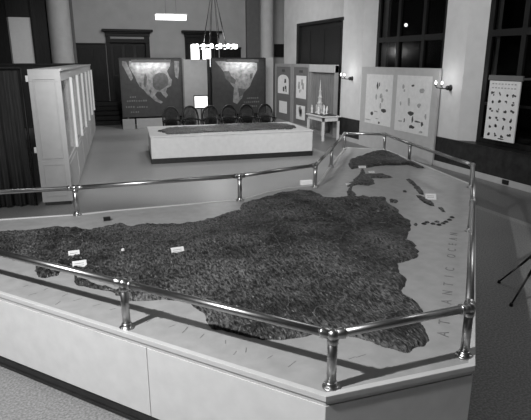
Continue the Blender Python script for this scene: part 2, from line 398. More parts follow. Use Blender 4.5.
# --- numpy noise
def vnoise(x, y, seed):
    r = np.random.RandomState(seed); T = r.rand(256, 256)
    xi = np.floor(x).astype(int); yi = np.floor(y).astype(int); fx = x-xi; fy = y-yi
    fx = fx*fx*(3-2*fx); fy = fy*fy*(3-2*fy)
    a = T[xi % 256, yi % 256]; b = T[(xi+1) % 256, yi % 256]; c = T[xi % 256, (yi+1) % 256]; d = T[(xi+1) % 256, (yi+1) % 256]
    return a*(1-fx)*(1-fy)+b*fx*(1-fy)+c*(1-fx)*fy+d*fx*fy
def sdist(px, py, poly):
    n = len(poly); d = np.full(px.shape, 1e9); ins = np.zeros(px.shape, bool)
    for i in range(n):
        x0, y0 = poly[i]; x1, y1 = poly[(i+1) % n]
        ex, ey = x1-x0, y1-y0; t = np.clip(((px-x0)*ex+(py-y0)*ey)/(ex*ex+ey*ey+1e-12), 0, 1)
        d = np.minimum(d, np.hypot(px-x0-t*ex, py-y0-t*ey))
        cond = ((y0 > py) != (y1 > py)); xx = x0+(py-y0)*ex/(ey if abs(ey) > 1e-12 else 1e-12)
        ins ^= cond & (px < xx)
    return np.where(ins, d, -d)
def terrain(name, polys, step, z0, h, ridge, rise, m, parent, wob=.03, freq=11, holes=()):
    pts = np.array([p for poly in polys for p in poly])
    x0, y0 = pts.min(0)-.1; x1, y1 = pts.max(0)+.1
    nx, ny = int((x1-x0)/step), int((y1-y0)/step)
    gx, gy = np.meshgrid(x0+np.arange(nx)*step, y0+np.arange(ny)*step, indexing='ij')
    d = np.full(gx.shape, -1e9)
    for poly in polys: d = np.maximum(d, sdist(gx, gy, poly))
    for poly in holes: d = np.minimum(d, -sdist(gx, gy, poly))
    if name != 'relief_terrain_coast':
        d = d + (vnoise(gx*9, gy*9, 1)-.5)*wob*2 + (vnoise(gx*22, gy*22, 2)-.5)*wob
    wx = gx + .10*(vnoise(gx*3, gy*3, 21)-.5); wy = gy + .10*(vnoise(gx*3, gy*3, 22)-.5)
    r = np.zeros(gx.shape); amp = 1
    for k, fq in enumerate((freq*.45, freq, freq*2.1)):
        # ridges run roughly along y, like short mountain chains
        q = 1-np.abs(2*vnoise(wx*fq*1.35+7*k, wy*fq*.8+3*k, 30+k)-1); r += amp*q*q; amp *= .62
    r /= 2
    big = vnoise(gx*1.1, gy*1.1, 5)
    k = np.clip(d/rise, -1, 1); k = np.where(k > 0, np.sin(k*math.pi/2), k)
    z = z0 - .006 + k*(h*.45 + h*.55*big) + np.clip(k, 0, 1)*ridge*r*(.45+1.1*big)
    keep = d > -rise*.55
    cell = keep[:-1, :-1] & keep[1:, :-1] & keep[:-1, 1:] & keep[1:, 1:]
    idx = -np.ones(gx.shape, int); used = np.zeros(gx.shape, bool)
    for a in (0, 1):
        for b in (0, 1): used[a:a+cell.shape[0], b:b+cell.shape[1]] |= cell
    idx[used] = np.arange(used.sum())
    co = np.stack([gx[used], gy[used], z[used]], 1)
    mi = np.array(W[parent.name].inverted().translation); co = co + mi
    ci, cj = np.nonzero(cell)
    f = np.stack([idx[ci, cj], idx[ci+1, cj], idx[ci+1, cj+1], idx[ci, cj+1]], 1)
    me = bpy.data.meshes.new(name); me.from_pydata(co.tolist(), [], f.tolist()); me.update()
    me.polygons.foreach_set('use_smooth', [True]*len(me.polygons))
    o = bpy.data.objects.new(name, me); col.objects.link(o); me.materials.append(m); o.parent = parent; W[o.name] = W[parent.name]
    return o
land = [(-70, 236), (11, 231.4), (29, 231), (46, 228.6), (65, 228), (81, 228.6), (91, 231), (105, 228), (115, 224.5), (130, 226), (146, 224.5), (169, 224), (188, 223), (205, 220), (217, 217), (230, 213),
        (239, 210), (242, 205), (252, 201), (266.5, 197), (283.6, 192.5), (301, 190), (313, 191), (325, 197), (335, 198), (346.4, 196), (356, 197), (365.5, 197), (379, 199), (384, 201.4), (397, 208.6), (401, 215.7),
        (410.5, 220.5), (412, 227.6), (408, 239.5), (416.4, 245.5), (420, 251.4), (419, 257.5), (409, 261), (397, 263.5), (398.6, 270.5), (405.7, 279.4), (405, 287), (402, 290.5), (412, 299.5), (424, 310), (424, 324), (431, 341), (424, 347.5),
        (405.7, 352), (384, 349), (368.6, 342), (350, 338), (330, 333), (318, 333), (306, 336), (285, 339.5), (262, 339.8), (241, 336), (226.7, 332.6), (211, 329), (209, 322), (203, 316), (196, 308), (180, 301), (165, 300), (150, 302), (130, 301),
        (122, 296), (105, 291), (88, 289), (74, 285), (73, 275), (64, 270), (60, 276), (48, 278), (38, 277), (35, 272), (34, 265), (24, 261), (12, 260), (-30, 250), (-90, 246)]
lake = [[g2(x, y) for x, y in ((76, 273), (95, 279), (122, 286), (119, 289), (98, 284), (77, 278))]]
terrain('relief_terrain', [[g2(x, y) for x, y in land]], .0145, HP, .030, .034, .06, M['land'], pf, wob=.02, freq=15, holes=lake)
isl = [
    [(348, 165), (350, 160), (356, 158), (365, 155), (377, 151.8), (383.6, 151), (392, 153.5), (400, 156.5), (407, 160), (415, 163), (426, 168.5), (418, 168), (407, 165), (398, 165.5), (386, 165.5), (375, 166.5), (367, 168), (360, 168), (351, 169.5)],
    [(360, 174), (369, 174), (381, 174.7), (390, 175.8), (394, 177.7), (384.5, 178.5), (373, 178.5), (374, 181), (376, 184), (369, 186), (358, 185), (347, 187.5), (346, 184), (356, 181)],
    [(361, 167), (364, 168), (366, 174), (361, 178), (357, 182), (353, 180), (359, 174)],
    [(351, 181), (355, 183), (352, 190), (358, 195), (348, 197), (346, 192), (349, 187)],
    [(405, 179), (411, 180.5), (417, 184.5), (423, 190.5), (424.5, 195.5), (419, 194), (413, 186.5)],
    [(415, 195), (423, 196.5), (432, 201.5), (435.5, 206.5), (428, 205), (419, 200)],
    [(438, 207), (443, 208.5), (447, 213), (441, 211.5)],
    [(402, 190), (407.5, 190.8), (407, 193), (402.6, 192.3)],
    [(377, 198), (386, 198.5), (384, 202), (379, 201)], [(390, 200), (398, 201.5), (396, 203.5), (391, 202.5)],
    [(414, 222), (419, 224), (417, 227), (413, 225)],
]
for k, pl in enumerate(isl):
    big = k < 2
    terrain('relief_island', [[g2(x, y) for x, y in pl]], .03 if k < 4 else .02, HP, .045 if k == 0 else .028, .035, .06 if k < 4 else .035, M['land'], pf, wob=.012, freq=10)
for x, y in ((433, 224), (439, 225), (443, 223.6), (446, 222), (449.5, 220), (452, 217.5), (437, 222), (424, 224), (427, 222.5)):
    p = gp(x, y, HP); MB().lathe([(.032, -.01), (.03, .004), (.016, .014), (.002, .018)], p, 8).build('islet', M['land'], pf)
# lettering of the ocean
def letters(name, word, p0, p1, size, m, parent, rot, z):
    mb = MB(); n = len(word)
    for i, ch in enumerate(word):
        if ch == ' ': continue
        cu = bpy.data.curves.new('t', 'FONT'); cu.body = ch; cu.size = size; cu.extrude = .0008; cu.align_x = 'CENTER'; cu.align_y = 'CENTER'
        ob = bpy.data.objects.new('t', cu); me = ob.to_mesh()
        t = i/(n-1); c = Vector((p0[0]+(p1[0]-p0[0])*t, p0[1]+(p1[1]-p0[1])*t, z+.001))
        mt = Matrix.Translation(c) @ Matrix.Rotation(rot, 4, 'Z')
        k = len(mb.bm.verts); mb.bm.from_mesh(me); mb.bm.verts.ensure_lookup_table()
        for v in list(mb.bm.verts)[k:]: v.co = mt @ v.co
        ob.to_mesh_clear(); bpy.data.objects.remove(ob); bpy.data.curves.remove(cu)
    return mb.build(name, m, parent)
p0, p1 = g2(443.5, 334), g2(454, 234)
letters('ocean_lettering', 'ATLANTIC OCEAN', p0, p1, .112, M['deckink'], pf, math.atan2(p1[1]-p0[1], p1[0]-p0[0]), HP)
km = MB()
for i, (x, y) in enumerate(((25.5, 286), (46, 289), (65, 295), (78, 299.5), (97, 305), (113, 309), (150, 320), (172, 326), (185, 330), (202, 336), (225.5, 342), (246, 350), (270, 357), (292, 364), (33, 294), (58, 303), (235, 353), (398, 340), (352, 358), (361, 356))):
    c = gp(x, y, HP); a = random.uniform(.2, 1.3) if i < 17 else .1; L = random.uniform(.02, .045)
    dx, dy = math.cos(a)*L, math.sin(a)*L; w = .003
    km.prism([(c.x-dx-w, c.y-dy), (c.x-dx+w, c.y-dy-w), (c.x+dx*.3+w, c.y+dy*.2), (c.x+dx+w, c.y+dy), (c.x+dx-w, c.y+dy+w), (c.x+dx*.3-w, c.y+dy*.2+w)], HP, HP+.0012)
km.build('inked_marks', M['deckink'], pf)

# ------------------------------------------------------------------ guard rail
rail = thing('guard_rail', 'polished steel pipe railing with short flanged posts running around the relief map platform', 'railing', (2, 5, HP))
HR = .335
posts = [g2(331, 387), g2(464, 356), g2(469.5, 231), g2(470.5, 187.5), g2(409, 161.8), g2(384, 150.5), g2(344, 149.5), g2(331, 167), g2(315, 187.5), g2(240, 200.5), g2(77.5, 214.8)]
p10 = Vector(g2(127, 327.5)); pA = Vector(posts[0]); dl = (p10-pA); 
more = [tuple(p10), tuple(pA+dl*2.25), tuple(pA+dl*3.6)]
left = [(-2.5, 6.72)]
order = more[::-1]+posts+left
zt = HP+HR
for i in range(len(order)-1):
    a, b = order[i], order[i+1]
    MB().tube([(a[0], a[1], zt), (b[0], b[1], zt)], .0265, 16).build('rail_pipe', M['steel'], rail)
for i, (x, y) in enumerate(order):
    po = MB().tube([(x, y, HP+.01), (x, y, zt)], .028, 18).build('rail_post', M['steel'], rail)
    MB().lathe([(.052, 0), (.052, .007), (.048, .011), (.037, .013), (.036, .034), (.033, .038), (.029, .040)], (x, y, HP), 24).build('flange', M['steel'], po)
    for k in range(4): MB().lathe([(.007, .0), (.007, .007), (.004, .010)], (x+.043*math.cos(k*math.pi/2+.6), y+.043*math.sin(k*math.pi/2+.6), HP+.010), 8).build('bolt', M['steel'], po)
    f = MB().sphere((x, y, zt), .037, n=18); f.lathe([(.031, -.055), (.033, -.05), (.033, 0)], (x, y, zt), 18)
    for q in (order[i-1] if i else None, order[i+1] if i < len(order)-1 else None):
        if q is None: continue
        d = Vector((q[0]-x, q[1]-y, 0)).normalized()
        f.lathe([(.031, 0), (.031, .05), (.034, .055), (.034, .068), (.030, .072)], (x, y, zt), 18, axis=d)
    f.build('elbow_fitting', M['steel'], po)

# ------------------------------------------------------------------ little cards on the relief
def card(x, y, w, h, label, z=HP+.045, rz=.05, name='label_card', tilt=.75):
    c = gp(x, y, z); t = thing(name, label, 'card', (c.x, c.y, z-.02), rz, 'white cards standing on the relief map')
    m = MB(); Mx = Matrix.Translation((c.x, c.y, z-.022)) @ Matrix.Rotation(rz, 4, 'Z') @ Matrix.Rotation(-tilt, 4, 'X')
    m.box(-w/2, w/2, -.001, .002, 0, h, Mx); m.build('card_face', M['paper'], t)
    m = MB(); Mx2 = Matrix.Translation((c.x, c.y, z-.022)) @ Matrix.Rotation(rz, 4, 'Z')
    top = (Matrix.Rotation(-tilt, 4, 'X') @ Vector((0, 0, h)))
    m.tube([Mx2 @ Vector((0, top.y, top.z-.004)), Mx2 @ Vector((0, top.y+.035, 0))], .003, 6); m.build('card_strut', M['paper'], t)
    k = MB()
    for i in range(2): k.box(-w*.36, w*.30, -.0022, -.0008, h*(.35+.25*i), h*(.42+.25*i), Mx)
    k.build('faint_print', M['ink2'], t)
card(178.5, 252, .125, .075, 'small white card standing alone in the middle of the dark relief')
card(74.5, 256, .10, .08, 'white card leaning further back of the pair at the left of the relief')
card(80, 266, .12, .075, 'white printed card nearer the front rail of the pair at the left')
card(107.5, 219, .05, .04, 'tiny white tag on a dark clip by the left rear rim of the platform', z=HP+.02)
card(431, 198, .14, .09, 'small square white frame card beside the islands at the right of the map', z=HP+.03, rz=-.5)
card(362.5, 167, .13, .05, 'small white piece beside the narrow land bridge near the far end of the map', z=HP+.03, rz=-.3)  # this and the next two: white plates on white spots, kind unknown
card(372, 171.5, .10, .04, 'small white piece lying on the shore right of the narrow land bridge', z=HP+.03, rz=-.2, tilt=1.0)
card(350, 183.5, .12, .035, 'small white piece lying on the isthmus nearest the main land mass', z=HP+.03, rz=-.2, tilt=1.0)
c = gp(123, 250, HP+.05)
tag(MB().sphere((c.x, c.y, c.z), .018).build('marker_ball', M['paper']), 'tiny pale round marker ball on the relief behind the left front post', 'marker')
c = gp(108, 220.5, HP)
tag(B(c.x-.05, c.x+.03, c.y-.02, c.y+.02, HP, HP+.045).build('card_clip', M['black'], bevel=.005), 'small dark clip block on the left rear strip of the painted sea', 'clip')
c = gp(306.5, 184.5, 0)
tag(B(c.x-.14, c.x+.12, c.y-.04, c.y+.04, 0, .09).build('white_block', M['paper'], bevel=.006), 'small white block lying on the floor behind the platform rail', 'block')

# ------------------------------------------------------------------ central relief table
X0, X1, Y0, Y1 = 1.86, 6.17, 12.92, 14.95
rt = thing('relief_table', 'long low cream display table with a small dark relief map on its top', 'table', ((X0+X1)/2, (Y0+Y1)/2, 0))
FL, FR, BR, BL = (1.87, 13.08), (6.14, 12.80), (6.29, 14.85), (2.10, 15.15)
def quad(d): return offset([FL, FR, BR, BL], d)
MB().prism(quad(0), .13, .66).build('body', M['tablefront'], rt, bevel=.006)
MB().prism(quad(-.008), 0, .13).build('plinth', M['base'], rt, bevel=.004)
MB().prism(quad(-.015), .66, .69).build('tabletop', M['tablefront'], rt, bevel=.005)
terrain('relief_terrain', [[g2(x, y, .70) for x, y in ((158, 131), (168, 127.7), (190, 126.5), (215, 125), (240, 124), (270, 122.8), (288, 123.5), (297, 127), (292, 129), (270, 129.5), (240, 131), (205, 132.3), (180, 133.8), (168, 134.2), (163, 132.5))]],
        .04, .69, .03, .03, .06, M['land'], rt, wob=.03, freq=9)

# ------------------------------------------------------------------ chairs
def make_chair():
    t = thing('bow_back_chair', 'x', 'chair', (0, 0, 0), 0, 'dark chairs in a row behind the long table')
    s = MB(); n = 24; prof = []
    pts = [(.24*math.cos(a)*(1.0 if math.sin(a) > 0 else 1.05), .22*math.sin(a)) for a in [2*math.pi*i/n for i in range(n)]]
    s.prism(pts, .43, .465); s.build('seat', M['chairwood'], t, bevel=.012)
    for sx in (-1, 1):
        for sy in (-1, 1):
            a = Vector((sx*.16, sy*.14, .44)); b = Vector((sx*.22, sy*.20, 0)); pts = [a.lerp(b, k/5) for k in range(6)]
            l = MB(); l.tube(pts[:3], .013, 10, .019); l.tube(pts[2:], .019, 10, .011); l.build('leg', M['chairwood'], t)
    st = MB()
    for sx in (-1, 1): st.tube([(sx*.19, -.17, .2), (sx*.19, .17, .2)], .009, 8)
    st.tube([(-.19, 0, .2), (.19, 0, .2)], .009, 8); st.build('stretcher', M['chairwood'], t)
    bow = []
    for i in range(25):
        a = math.pi*i/24; x = -.25*math.cos(a); z = .72+.40*math.sin(a)**.75 if math.sin(a) > 1e-6 else .72
        bow.append((x, .19+.06*(z-.45)/.6, z))
    bow = [(-.22, .16, .46), (-.245, .18, .6)] + bow + [(.245, .18, .6), (.22, .16, .46)]
    MB().tube(bow, .027, 10).build('back_bow', M['chairwood'], t)
    for k in range(-5, 6):
        x = k*.040; zt_ = .72+.40*math.sqrt(max(0, 1-(x/.25)**2))**.75
        MB().tube([(x*.8, .17, .46), (x, .19+.06*(zt_-.45)/.6, zt_)], .0165, 8).build('spindle', M['chairwood'], t)
    ar = MB()
    ar.tube([(-.25, -.08, .70), (-.28, .05, .71), (-.25, .17, .72), (-.13, .235, .74), (0, .25, .745), (.13, .235, .74), (.25, .17, .72), (.28, .05, .71), (.25, -.08, .70)], .028, 10)
    ar.build('arm_rail', M['chairwood'], t)
    for sx in (-1, 1): MB().tube([(sx*.2, -.06, .46), (sx*.255, -.05, .70)], .012, 8).build('arm_post', M['chairwood'], t)
    return t
ch = make_chair()
where = ['dark bow-back chair at the left end of the row behind the long table', 'dark bow-back chair second from the left behind the long table',
         'dark bow-back chair left of the middle in front of the glowing card', 'dark bow-back chair right of the middle below the grey screen',
         'dark bow-back chair second from the right behind the long table', 'dark bow-back chair at the right end of the row near the light panel']
for i in range(6):
    o = ch if i == 0 else copy_tree(ch)
    o.location = (2.98+i*.612, 16.0+.05*math.sin(i*2.1), 0); o.rotation_euler = (0, 0, .04*math.sin(i*1.7+.4)); o['label'] = where[i]

# ------------------------------------------------------------------ row of display cases on the left
def make_case():
    t = thing('display_case', 'x', 'display case', (0, 0, 0), 0, 'pale glazed display cases in a row along the left')
    L, D, H = 1.70, .51, 2.35
    b = MB(); b.box(-D, 0, 0, L, .06, .80); b.box(-D, 0, 0, L, 2.15, H); b.box(-D, 0, 0, .05, .8, 2.15); b.box(-D, 0, L-.05, L, .8, 2.15); b.box(-D, -D+.03, .05, L-.05, .8, 2.15)
    b.build('carcass', M['cabinet'], t, bevel=.004)
    B(-D+.04, -.03, .01, L-.01, 0, .06).build('plinth', M['base'], t)
    B(-D+.03, -D+.05, .05, L-.05, .8, 2.15).build('back_board', M['board'], t)
    for k in range(3): B(-D+.05, -D+.07, .2+k*.5, .5+k*.5, 1.15, 1.85).build('exhibit_sheet', M['paneldark'], t)
    B(-.03, -.022, .05, L-.05, .8, 2.15).build('glass_pane', M['cabglass'], t)
    B(-.002, .045, L-.05, L, .78, 2.17).build('stile', M['cabbright'], t, bevel=.004)
    B(-.002, .010, .08, L-.08, .14, .72).build('lower_door', M['cabinet'], t, bevel=.004)
    B(-.001, .022, 0, L, 2.32, 2.36).build('top_moulding', M['cabinet'], t, bevel=.004)
    return t
case = make_case()
cr_ = math.atan2(.094, .996); base0 = Vector((-.043, 9.785, 0)); cdv = Vector((.094, .996, 0)).normalized()
cl = ['pale display case nearest the camera, its panelled end facing the viewer', 'second display case in the left row counted from the nearest one', 'third display case in the left row counted from the nearest one',
      'fourth display case in the left row counted from the nearest one', 'fifth display case in the left row counted from the nearest one', 'farthest pale display case of the left row, nearest the dark steps']
cases = []
for i in range(6):
    o = case if i == 0 else copy_tree(case)
    o.location = base0+cdv*(i*1.703); o.rotation_euler = (0, 0, -cr_); o['label'] = cl[i]; cases.append(o)
# end panel mouldings and fittings belong to the nearest case only
W[case.name] = Matrix.Translation(base0) @ Matrix.Rotation(-cr_, 4, 'Z'); Mx = W[case.name]
e = MB()
for z0, z1 in ((.16, .74), (.84, 2.2)):
    for (a, b, c_, d_) in ((-.44, -.425, z0, z1), (-.10, -.085, z0, z1), (-.425, -.10, z0, z0+.015), (-.425, -.10, z1-.015, z1)): e.box(a, b, -.012, 0, c_, d_, Mx)
e.build('end_moulding', M['cabinet'], case)
for z in (2.15, .95): MB().box(-.55, -.511, .0, .05, z, z+.1, Mx).build('bracket', M['white'], case)

# ------------------------------------------------------------------ map boards, grey screens and trough lamps at the back
YP = 20.5
def poly_plate(px, y, th, name, m, parent, pry=None):
    # flat cut-out on a wall-parallel board; px given as (x,z) metres
    mb = MB(); n = len(px)
    a = [mb.bm.verts.new((p[0], y, p[1])) for p in px]; b = [mb.bm.verts.new((p[0], y-th, p[1])) for p in px]
    mb.face(a); mb.face(b[::-1])
    for i in range(n): mb.face([a[i], a[(i+1) % n], b[(i+1) % n], b[i]])
    return mb.build(name, m, parent)
def wz(x, y, Y=YP): d = ray(x, y); p = CAM+d*(Y/d.y); return (p.x, p.z)
def map_board(name, label, x0, x1, z0, z1, tx0, tx1, land, dark, text):
    t = thing(name, label, 'map board', ((x0+x1)/2, YP, 0))
    B(x0, x1, YP, YP+.08, z0, z1).build('panel', M['mapsea'], t, bevel=.004)
    f = MB(); f.box(x0-.03, x0, YP-.02, YP+.1, z0-.02, z1+.02); f.box(x1, x1+.05, YP-.02, YP+.1, z0-.02, z1+.02); f.box(x0, x1, YP-.02, YP+.1, z1, z1+.03)
    f.build('frame', M['base'], t, bevel=.004)
    for x in (x0+.15, x1-.2): B(x, x+.06, YP+.02, YP+.08, 0, z0).build('leg', M['paneldark'], t)
    for k, pl in enumerate(land): poly_plate([wz(*q) for q in pl], YP, .004, 'continent', M['mapland'], t)
    for k, pl in enumerate(dark): poly_plate([wz(*q) for q in pl], YP-.004, .004, 'mountain_area', M['mapdark'], t)
    tm = MB()
    for (x, y, w) in text:
        (X, Z) = wz(x, y); k = 0
        while k < w:
            tm.box(X+k, X+k+random.uniform(.03, .06), YP-.006, YP+.001, Z-.03, Z+random.uniform(.01, .03)); k += .085
    tm.build('caption_lettering', M['panel'], t)
    lamp = B(tx0, tx1, YP-.30, YP-.20, z1-.14, z1-.04).build('lamp_trough', M['panel'], t, bevel=.006)
    for a_ in (tx0+.15, tx1-.19): B(a_, a_+.04, YP-.22, YP, z1-.06, z1-.03).build('lamp_bracket', M['panel'], lamp)
    MB().tube([(tx0+.04, YP-.185, z1-.10), (tx1-.04, YP-.185, z1-.10)], .014, 8).build('lamp_tube', M['glow'], lamp)
    li = bpy.data.lights.new('trough_light', 'AREA'); li.shape = 'RECTANGLE'; li.size = tx1-tx0-.1; li.size_y = .06; li.energy = 11
    lo = bpy.data.objects.new('trough_light', li); col.objects.link(lo); lo.location = ((tx0+tx1)/2, YP-.25, z1-.16)
    lo.rotation_euler = Vector((0, .55, -.55)).to_track_quat('-Z', 'Y').to_euler()
    return t
mb1 = map_board('map_board', 'dark wall map board on the left with a pale northern continent and lamp on top', 1.98, 4.22, .42, 2.55, 2.38, 3.80,
          [[(129, 61), (146, 60.5), (163, 61), (170, 61.5), (170, 66), (167, 71), (169, 76), (172, 80), (171, 86), (167, 88), (166, 92), (168, 95), (166, 98), (163, 95), (161, 92), (157, 92), (155, 95), (158, 99), (163, 102), (161, 103.5), (155, 101), (151, 97), (147, 94), (144, 90), (140, 87), (137, 82), (135, 77), (132, 72), (129, 67)], [(122, 61), (126, 61.5), (128, 66), (131, 72), (133, 78), (131, 81), (128, 76), (125, 70), (122, 65)], [(174, 61), (179, 61), (179, 70), (178, 79), (175.5, 77), (174.5, 70)]],
          [[(152.5, 79), (155, 74.5), (159, 72.5), (164, 73), (167, 75.5), (168.5, 80), (168, 85), (164, 88), (160, 90.5), (156, 90), (153, 86.5)], [(145, 73), (147, 77), (146.5, 84), (145, 88), (143.5, 84), (144, 78)], [(140, 82), (141, 84), (141.5, 88), (140, 86)], [(150, 89), (151.5, 91), (150.5, 94), (149, 91)]],
          [(130, 97, .25), (127, 101, .75), (126, 107, .3), (137, 107, .35), (131, 112, .3)])
for a_, b_ in ((1.92, 2.37), (2.43, 3.5)): B(a_, b_, YP-.16, YP-.02, 0, .37).build('foot_box', M['screen'], mb1, bevel=.006)
map_board('map_board', 'dark wall map board on the right showing pale southern continent shapes under a lamp', 5.45, 7.62, .42, 2.56, 5.98, 7.26,
          [[(215, 61), (257, 63), (257, 70), (253, 78), (250, 86), (244, 92), (242, 98), (237, 104), (233, 102), (234, 88), (228, 80), (224, 72)]],
          [[(224, 71), (229, 71), (231, 76), (236, 80), (235, 84), (229, 82), (225, 78)], [(238, 88), (245, 89), (243, 95), (239, 97)], [(250, 74), (253, 73), (252, 78), (250, 79)]],
          [(247, 98, .45), (244, 102, .6), (248, 106, .4)])
gs = thing('folding_screen', 'plain mid-grey screen panel standing between the two dark map boards', 'screen', (4.85, YP, 0))
B(4.32, 5.28, YP+.12, YP+.18, .05, 2.52).build('panel', M['screen'], gs, bevel=.005)
B(5.28, 5.40, YP+.1, YP+.2, 0, 2.54).build('edge_post', M['blackwood'], gs, bevel=.005); B(4.30, 4.36, YP+.1, YP+.2, 0, 2.54).build('edge_post', M['panel'], gs, bevel=.005)
wc = thing('glowing_card', 'small white card with added glow on a post against the grey screen above the chairs', 'sign', (4.97, YP+.1, 0))
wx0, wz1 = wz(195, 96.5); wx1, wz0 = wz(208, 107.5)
B(wx0, wx1, YP+.06, YP+.08, wz0, wz1).build('card_face', M['glowsoft'], wc, bevel=.01)  # emission stands in for the brightness of the card
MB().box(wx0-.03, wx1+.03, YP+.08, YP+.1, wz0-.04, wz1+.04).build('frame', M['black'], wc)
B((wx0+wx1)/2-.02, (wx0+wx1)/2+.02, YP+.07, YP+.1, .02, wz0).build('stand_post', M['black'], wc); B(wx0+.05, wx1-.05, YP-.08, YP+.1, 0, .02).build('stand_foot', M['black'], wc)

# ------------------------------------------------------------------ standing exhibit panels along the right wall
def rwx(x, y, X): d = ray(x, y); p = CAM+d*(X/d.x); return (p.y, p.z)
lp = thing('light_panel', 'tall light grey panel edge-on at the right end of the map boards', 'panel', (7.95, 21, 0))
B(7.72, 8.2, 21.0, 21.08, 0, 2.60).build('panel_face', M['board'], lp, bevel=.005)
B(7.70, 7.78, 20.96, 21.1, 0, 2.63).build('edge_post', M['screen'], lp, bevel=.005)
XP = 8.24
def exhibit(label, y0, y1, pics):
    t = thing('exhibit_panel', label, 'panel', (XP, (y0+y1)/2, 0))
    B(XP, XP+.05, y0, y1, .02, 2.33).build('panel_face', M['panel'], t)
    f = MB(); f.box(XP-.03, XP+.07, y0, y0+.10, 0, 2.36); f.box(XP-.03, XP+.07, y1-.10, y1, 0, 2.36); f.box(XP-.02, XP+.06, y0+.1, y1-.1, 2.24, 2.36); f.box(XP-.02, XP+.06, y0+.1, y1-.1, .02, .14)
    f.build('frame', M['screen'], t, bevel=.005)
    for (a, b, z0, z1, arch) in pics:
        if arch:
            m = MB(); pts = [(b, z0), (a, z0), (a, z1-.2)] + [((a+b)/2-(b-a)/2*math.cos(k*math.pi/8), z1-.2+.2*math.sin(k*math.pi/8)) for k in range(1, 8)] + [(b, z1-.2)]
            A = [m.bm.verts.new((XP-.012, p[0], p[1])) for p in pts]; C_ = [m.bm.verts.new((XP, p[0], p[1])) for p in pts]
            m.face(A); m.face(C_[::-1])
            for i in range(len(pts)): m.face([A[i], A[(i+1) % len(pts)], C_[(i+1) % len(pts)], C_[i]])
            p = m.build('mounted_picture', M['sheet'], t)
        else: p = B(XP-.012, XP, a, b, z0, z1).build('mounted_picture', M['sheet'], t)
        if z1-z0 > .5:
            m = MB()
            for k in range(7):
                yy = random.uniform(a+.15, b-.25); zz = random.uniform(z0+.08, z1-.25)
                m.box(XP-.016, XP-.011, yy, yy+random.uniform(.06, .16), zz, zz+random.uniform(.08, .24))
            m.build('picture_shapes', M['ink2'] if not arch else M['ink'], p)
    B(XP-.012, XP, (y0+y1)/2-.15, (y0+y1)/2+.15, 2.05, 2.14).build('title_plate', M['ink'], t)
exhibit('grey exhibit panel with an arched picture above a white sheet', 19.12, 20.85, [(19.45, 20.55, 1.2, 1.94, True), (19.6, 20.4, .43, .9, False)])
exhibit('grey exhibit panel with a tall mottled picture above a white sheet, beside the draped case', 17.52, 19.05, [(17.82, 18.7, 1.12, 1.94, False), (17.88, 18.66, .34, .86, False)])
dc = thing('draped_case', 'tall display case hung with pale pleated drapes behind the white side table', 'display case', (XP, 16.5, 0))
f = MB(); f.box(XP-.03, XP+.1, 17.36, 17.46, 0, 2.33); f.box(XP-.03, XP+.1, 15.56, 15.62, 0, 2.33); f.box(XP+.07, XP+.1, 15.62, 17.36, 0, 2.33); f.box(XP-.0, XP+.07, 15.62, 17.36, 0, .1)
f.build('case_frame', M['screen'], dc, bevel=.004)
B(XP-.06, XP+.1, 15.56, 17.46, 2.10, 2.35).build('header', M['board'], dc, bevel=.006)
dm = MB(); prev = None
for i in range(81):
    y = 15.64+i*1.70/80; x = XP+.045+.018*math.sin(i*.95)
    v = (dm.bm.verts.new((x, y, .12)), dm.bm.verts.new((x, y, 2.1)), dm.bm.verts.new((x+.012, y, .12)), dm.bm.verts.new((x+.012, y, 2.1)))
    if prev: dm.face([prev[0], v[0], v[1], prev[1]], True); dm.face([prev[2], prev[3], v[3], v[2]], True)
    prev = v
dm.build('drape', M['drape'], dc)
# white side table
tb = thing('side_table', 'white wooden side table standing before the draped case, holding a spired model', 'table', (7.87, 15.6, 0))
TX0, TX1, TY0, TY1 = 7.55, 8.15, 15.02, 16.2
B(TX0-.04, TX1+.03, TY0-.04, TY1+.04, .745, .78).build('tabletop', M['white'], tb, bevel=.006)
f = MB(); f.box(TX0, TX1, TY0, TY0+.025, .62, .745); f.box(TX0, TX1, TY1-.025, TY1, .62, .745); f.box(TX0, TX0+.025, TY0, TY1, .62, .745); f.box(TX1-.025, TX1, TY0, TY1, .62, .745)
f.build('apron', M['white'], tb, bevel=.003)
for x in (TX0, TX1-.07):
    for y in (TY0, TY1-.07): B(x, x+.07, y, y+.07, 0, .745).build('leg', M['white'], tb, bevel=.006)
B(TX0+.06, TX1-.06, TY0+.1, TY1-.1, .781, .80).build('dark_cloth', M['base'], tb)
sp = thing('spired_model', 'tall pale tiered model with a slender spire standing on the side table', 'model', (7.84, 15.85, .80))
prof = [(.16, 0), (.16, .04), (.12, .06), (.11, .14), (.13, .16), (.09, .19), (.08, .32), (.10, .34), (.065, .37), (.055, .50), (.075, .52), (.045, .55), (.035, .70), (.05, .72), (.025, .75), (.012, .95), (.004, 1.08)]
MB().lathe(prof, (7.84, 15.85, .80), 16).build('tower', M['model'], sp)
for k in range(6):
    a = k*math.pi/3; MB().lathe([(.018, 0), (.018, .17), (.024, .18), (.004, .26)], (7.84+.13*math.cos(a), 15.85+.13*math.sin(a), .84), 8).build('pinnacle', M['model'], sp)
for k, (dx, dy, h) in enumerate(((-.17, -.28, .24), (-.02, -.36, .30), (.1, -.3, .22), (-.16, .26, .27), (.02, .28, .2), (.20, -.14, .25))):
    tag(MB().lathe([(.035, 0), (.037, .02), (.02, .05), (.028, h*.45), (.034, h*.6), (.016, h*.75), (.02, h*.85), (.004, h)], (7.84+dx, 15.85+dy, .80), 12).build('small_figurine', M['paper']),
        'small white figurine standing round the spired model on the side table', 'figurine', 'white figurines on the side table')

